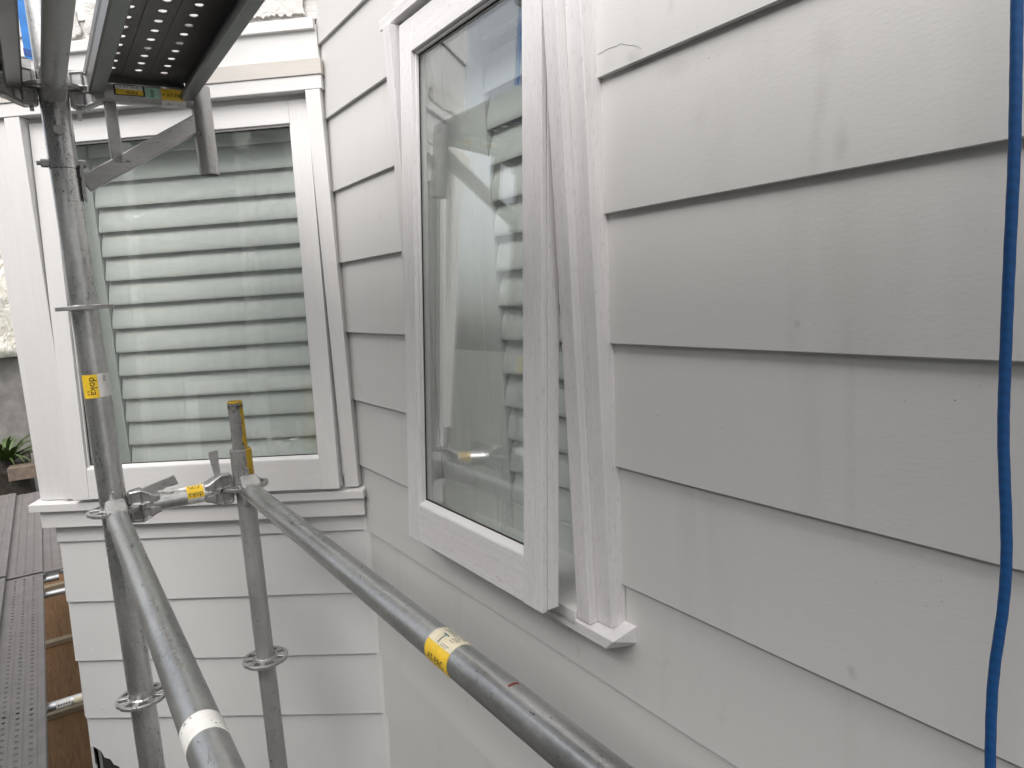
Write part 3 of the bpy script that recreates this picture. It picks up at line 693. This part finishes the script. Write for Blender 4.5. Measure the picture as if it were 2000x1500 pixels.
# ---- perforated steel planks
PLW, PLD, HP = .228, .066, .057
_pl = {}
def plank_meshes(Ln):
    if Ln in _pl: return _pl[Ln]
    # sheet with real holes: three rows, every cell a square with a ten-sided raised hole
    m = MB(); rows = [-.0565, 0.0, .0565]; hw = .024; N = 10; nb = int((Ln-.06)/HP); u0 = (Ln-nb*HP)/2
    edges = [-PLW/2, rows[0]-hw, rows[0]+hw, rows[1]-hw, rows[1]+hw, rows[2]-hw, rows[2]+hw, PLW/2]
    for a, b in ((0, 1), (2, 3), (4, 5), (6, 7)): m.f.append(m.pts([(0, edges[a], 0), (Ln, edges[a], 0), (Ln, edges[b], 0), (0, edges[b], 0)]))
    for r_ in rows:
        m.f.append(m.pts([(0, r_-hw, 0), (u0, r_-hw, 0), (u0, r_+hw, 0), (0, r_+hw, 0)])); m.f.append(m.pts([(Ln-u0, r_-hw, 0), (Ln, r_-hw, 0), (Ln, r_+hw, 0), (Ln-u0, r_+hw, 0)]))
        for i in range(nb):
            cx = u0+HP*(i+.5); hx = HP/2
            sq = []; mid = []; hl = []
            for k in range(12):
                a = 2*math.pi*(k+.5)/12; c, s = math.cos(a), math.sin(a); q = 1/max(abs(c), abs(s))
                sq.append((cx+hx*c*q, r_+hw*s*q, 0)); mid.append((cx+.0125*c, r_+.0105*s, 0)); hl.append((cx+.0098*c, r_+.0078*s, .0020))
            A, B, C_ = m.pts(sq), m.pts(mid), m.pts(hl)
            for k in range(12):
                k2 = (k+1) % 12; m.f.append([A[k], A[k2], B[k2], B[k]]); m.f.append([B[k], B[k2], C_[k2], C_[k]])
            # square corners
            for (ka, sx, sy) in ((1, 1, 1), (4, -1, 1), (7, -1, -1), (10, 1, -1)):
                pass
    o = m.build('deck_sheet', 'plank_deck'); sheet = o.data; bpy.data.objects.remove(o)
    fl = []
    for sg_ in (-1, 1):
        pr = [(0, -.0005), (.0, -.018), (.0025, -.024), (.0, -.030), (0, -PLD+.004), (-.004, -PLD), (-.030, -PLD), (-.033, -PLD+.004), (-.033, -PLD+.012), (-.0310, -PLD+.012), (-.0310, -PLD+.004), (-.004, -PLD+.003), (-.0025, -PLD+.006), (-.0025, -.031), (0.0, -.024), (-.0025, -.017), (-.0025, -.0005)]
        m = MB(); m.loft([[(u, sg_*(PLW/2+a), b) for a, b in pr] for u in (.004, Ln-.004)])
        o = m.build('side_flange', 'plank_steel'); fl.append(o.data); bpy.data.objects.remove(o)
    ends = []
    for u in (0.0, Ln):
        m = MB(); e = .0025; s = 1 if u == 0 else -1
        m.box(min(u, u+s*e), max(u, u+s*e), -PLW/2+.004, PLW/2-.004, -.040, -.0008)
        for y in (-.07, .07): m.box(min(u-s*.045, u+s*.002), max(u-s*.045, u+s*.002), y-.022, y+.022, -.012, -.006); m.box(min(u-s*.045, u-s*.049), max(u-s*.045, u-s*.049), y-.022, y+.022, -.034, -.006)
        o = m.build('end_hook', 'plank_steel'); ends.append(o.data); bpy.data.objects.remove(o)
    _pl[Ln] = (sheet, fl, ends); return _pl[Ln]
def plank(label, u0, Ln, vc, ztop, group, tilt=0.0):
    sh, fl, en = plank_meshes(Ln)
    t = thing('scaffold_plank', label, 'plank', mat4(U1, -N1, Z, W1(u0, vc, ztop)) @ Matrix.Rotation(tilt, 4, 'Y'), group)
    o = link('deck_sheet', sh, t); sm = o.modifiers.new('s', 'SOLIDIFY'); sm.thickness = .0018
    for f_ in fl: link('side_flange', f_, t)
    for e in en: link('end_hook', e, t)
    return t
ZPU = 2.104
plank('perforated steel plank overhead resting on the side bracket, seen from below', .010, 2.63, .484, ZPU, 'overhead planks')
for i in range(1):
    plank(['perforated steel plank overhead at the top left corner', 'second overhead plank out from the top left corner', 'third overhead plank out from the top left corner', 'outermost overhead plank beyond the top left corner'][i], .002, 2.63, .724+PLW/2+.236*i, ZPU, 'overhead planks')
ZD = -.385
US = [-7.42, -4.33, -1.24]
for bi, u0 in enumerate(US):
    for i in range(4):
        raised = i == 1 and bi < 2
        where = ['far', 'middle', 'near'][bi]
        lb_ = {(1, 0): 'nearest perforated steel deck plank beside the bay wall at lower left', (1, 1): 'raised perforated deck plank at the left edge beside the nearest plank',
               (0, 0): 'far deck plank in line beyond the nearest lower plank', (0, 1): 'raised far deck plank at the left edge'}.get((bi, i), '%s perforated deck plank of the %s lower bay, out to the left' % (['first', 'second', 'third', 'outermost'][i], where))
        plank(lb_, u0+.02, 3.05, .984+PLW/2+.236*i+(.0 if not raised else -.006), ZD+(.03 if raised else 0), 'lower deck planks')
for i, vv in enumerate((.838, 1.074, 1.310, 1.546)):  # unseen deck added under the camera to cut bounce onto the right wall
    plank('unseen perforated deck plank added underfoot, %s from the right wall' % ['nearest', 'second', 'third', 'fourth'][i], 1.90, 3.05, vv, ZD-.01, 'lower deck planks')
plank('unseen perforated deck plank added low between the rails and the right wall', .06, 2.63, .484, ZD-.01, 'lower deck planks')  # added out of view to darken the light bounced up the walls
plank('narrow view of a far deck plank squeezed against the bay corner', US[0]+.02, 3.05, .984-PLW/2-.004+.056, ZD-.012, 'lower deck planks')
for u in (US[1], US[2], US[0], US[2]+3.09): 
    ledger('lower transom tube under the deck plank joint' if u == US[1] else ('lower transom tube under the farthest plank ends' if u == US[0] else 'lower transom tube under the planks behind the camera') if u != US[2] else 'lower transom tube under the near deck planks', W1(u, .80, ZD-.066), W1(u, 1.98, ZD-.066), R2, 'galv', 'lower transoms', heads=(0, 0), wedges=(0, 0), name='scaffold_transom')
tt = ledger('stickered tube crossing the gap below the lower deck', W1(-2.28, .68, -.50), W1(-2.28, 2.0, -.50), R2, 'galv', 'lower transoms', heads=(0, 0), wedges=(0, 0), name='scaffold_transom')
q = tube_angle(tt, .22)
cyl_patch(tt, 'sticker', 'white_label', R2, q-R(60), q+R(40), .20, .27); cyl_patch(tt, 'sticker', 'cream_label', R2, q-R(60), q+R(30), .14, .19)
for i in range(5): cyl_patch(tt, 'print_line', 'ink', R2, q-R(20), q-R(4), .205+.012*i, .213+.012*i, .0009)
ledger('lower tube behind the stickered one in the gap', W1(-4.12, .68, -.50), W1(-4.12, 2.0, -.50), R2, 'galv', 'lower transoms', heads=(0, 0), wedges=(0, 0), name='scaffold_transom')
# plywood sheets and battens on the level below
ZP = -1.6
us_ = [-9.2, -7.6, -5.9, -4.42, -2.9, -1.4, .2]
for i, (a, b) in enumerate(zip(us_, us_[1:])):
    m = MB(); m.box(a+.004, b-.004, -1.125, -.82, -.009, .009)
    tag(m.build('plywood_sheet', 'plywood', None, F1 @ Matrix.Translation((0, 0, ZP+.002*(i % 2)))), 'brown plywood sheet below the gap beside the deck, number %s from the far end' % ['one', 'two', 'three', 'four', 'five', 'six'][i], 'plywood', 'plywood sheets below the deck')
    m = MB(); m.box(a-.045, a+.045, -1.125, -.82, .012, .055)
    tag(m.build('timber_batten', 'batten', None, F1 @ Matrix.Translation((0, 0, ZP)), .003), 'pale timber batten across the plywood below the gap, %s from the far end' % ['first', 'second', 'third', 'fourth', 'fifth', 'sixth'][i], 'batten', 'battens on the plywood')

# ---------------------------------------------------------------- blue rope hanging at the right
def unproj_v(px, v):
    mw = cam.matrix_world; d = mw.to_3x3() @ Vector(((px[0]-1000), (750-px[1]), -1391.27)); o = mw.translation
    t = ((O+N1*v)-o).dot(N1)/d.dot(N1); return o+d*t
ROPE = [(2.02, 1.73, .075)]
rp = [W1(u, .06, z) for u, z in ((1.771, 2.9), (1.7705, 2.3), (1.7707, 1.8705), (1.7709, 1.7673), (1.7716, 1.6954), (1.7722, 1.613), (1.7707, 1.5189), (1.7697, 1.4296), (1.77, 1.3649), (1.7747, 1.2706), (1.7736, 1.2114), (1.7669, 1.1326), (1.7662, 1.048), (1.7687, .9347), (1.77, .5), (1.77, -.3))]
base = W1(1.77, .06, -.3)
cu = bpy.data.curves.new('rope', 'CURVE'); cu.dimensions = '3D'; sp = cu.splines.new('POLY')
def catmull(P, n=10):
    out = []
    for i in range(len(P)-1):
        a, b, c, d = P[max(i-1, 0)], P[i], P[i+1], P[min(i+2, len(P)-1)]
        for k in range(n):
            t = k/n; out.append(.5*((2*b)+(c-a)*t+(2*a-5*b+4*c-d)*t*t+(3*b-a-3*c+d)*t**3))
    return out+[P[-1]]
path = catmull(rp); m = MB(); secs = []; k_ = 12
for i, p in enumerate(path):
    ring = []
    for k in range(k_*3):
        a = 2*math.pi*k/(k_*3); rr = .0047*(1+.025*math.cos(3*(a-i*.55))); ring.append(p-base+Vector((rr*math.cos(a), rr*math.sin(a), 0)))
    secs.append(ring)
m.loft(secs); tag(m.build('rope', 'rope_blue', None, Matrix.Translation(base), smooth=True), 'blue rope hanging down in front of the boards at the right edge', 'rope')
bpy.data.curves.remove(cu)
# blue strap behind the top joint
m = MB(); m.hexa([(-.020, -.002, 0), (.016, -.002, -.012), (.016, .002, -.012), (-.020, .002, 0), (-.026, -.002, .9), (.010, -.002, .9), (.010, .002, .9), (-.026, .002, .9)])
bs = m.build('strap', 'blue_strap', None, Matrix.Translation((-1.0877, 1.80, 2.147)) @ Matrix.Scale(.93, 4)); tag(bs, 'blue strap hanging behind the pole at the top left', 'strap')
m = MB(); m.hexa([(-.0205, -.003, .006), (.0165, -.003, -.006), (.0165, .003, -.006), (-.0205, .003, .006), (-.021, -.003, .024), (.0160, -.003, .012), (.0160, .003, .012), (-.021, .003, .024)]); m.build('hem', 'blue_strap_dark', bs)

# ---------------------------------------------------------------- far things at the left edge
m = MB(); nx, nz_ = 26, 18; 
for i in range(nx+1):
    for j in range(nz_+1):
        x = i/nx*3.2; z = j/nz_*2.6; y = .10*noise.noise(Vector((x*1.7, z*2.2, 1)))+.05*noise.noise(Vector((x*5, z*6, 3))); m.v.append((y, -x, z))
for i in range(nx):
    for j in range(nz_): a = i*(nz_+1)+j; m.f.append([a, a+1, a+nz_+2, a+nz_+1])
o = m.build('plastic_sheet', 'plastic_wrap', None, F1 @ Matrix.Translation((-10.2, -.85, 1.02)), smooth=True); o.modifiers.new('s', 'SOLIDIFY').thickness = .004
tag(o, 'bright crinkled plastic sheeting hung at the far left edge', 'sheeting')
m = MB(); m.box(-.1, .1, -3.6, -.3, -2.2, 1.0); m.box(-.13, .13, -3.6, -.3, 1.0, 1.06)
tag(m.build('garden_wall', 'concrete', None, F1 @ Matrix.Translation((-10.5, -.5, 0)), .01), 'low grey rendered wall under the plastic sheeting at the far left', 'wall')
pl = thing('flax_plant', 'green strap-leaved plant growing at the far left beside the deck', 'plant', F1 @ Matrix.Translation((-8.9, -1.33, -.27)))
m = MB(); 
for k in range(70):
    a = random.uniform(0, 2*math.pi); ln = random.uniform(.5, 1.0); el = random.uniform(.5, 1.3); w0 = random.uniform(.016, .034); secs = []
    for i in range(8):
        t = i/7; h = ln*t; x = h*math.cos(el)+.22*ln*t*t; z = h*math.sin(el)-.5*ln*t**2.6; wd = w0*(1-t**2.5)+.0015; nx_ = Vector((-math.sin(a), math.cos(a), 0)); c = Vector((x*math.cos(a), x*math.sin(a), z))
        secs.append([c-nx_*wd, c+Vector((0, 0, -.25*wd)), c+nx_*wd])
    mm = MB(); mm.loft(secs, caps=False, closed=False); mm.build('leaf', 'leaf', pl, None, recalc=False)
m.tube(.09, -.3, .06, 12); m.build('crown_base', 'soil', pl)
m = MB(); m.box(-.75, .75, -1.2, .4, -.5, .12)
tag(m.build('planter_soil_shade', 'soil', None, F1 @ Matrix.Translation((-9.3, -1.5, -.42)), .02), kind='structure')  # soil box raised as a dark stand-in for the shadow behind the plant
m = MB(); m.box(-.12, .12, -.20, .18, 0, .16)
tag(m.build('timber_block', 'timber_block', None, F1 @ Matrix.Translation((-8.5, -1.10, ZD-.02)) @ Matrix.Rotation(R(-6), 4, 'Z'), .006), 'brown timber block lying at the far end of the lower deck', 'timber')
standard('thin scaffold pole standing by the plant at the far left', -8.6, 1.52, -3.2, 1.45, R2, [.548], 'galv')

# ---------------------------------------------------------------- unseen house added behind the camera to block low skylight
nb = thing('sky_blocker_house', 'unseen grey weatherboard house added behind the camera to block low skylight', 'house', F1 @ Matrix.Translation((6.9, -3.1, -3.2)))
plain('blocker_paint', (.17, .175, .175), .6)
m = MB(); m.box(-9, 9, -6, 0, 0, 6.3); nw = m.build('wall', 'blocker_paint', nb)
for k in range(34):
    m = MB(); z = .05+k*.18; m.hexa([(-9, 0, z), (9, 0, z), (9, .02, z), (-9, .02, z), (-9, 0, z+.178), (9, 0, z+.178), (9, .004, z+.178), (-9, .004, z+.178)]); m.build('weatherboard', 'blocker_paint', nw)
m = MB(); m.loft([[(x, .30, 6.2), (x, .30, 6.32), (x, -3, 7.7), (x, -6.5, 6.32), (x, -6.5, 6.2)] for x in (-9.4, 9.4)]); m.build('roof', 'roof_metal', nb)
for x in (-5.5, -1.5, 2.6, 6):
    m = MB(); m.box(x-.6, x+.6, .015, .05, 3.0, 4.5); wn = m.build('window', 'trim_white_v', nb)
    m = MB(); m.box(x-.52, x+.52, .045, .056, 3.08, 4.42); m.build('pane', 'dark_gap', wn)
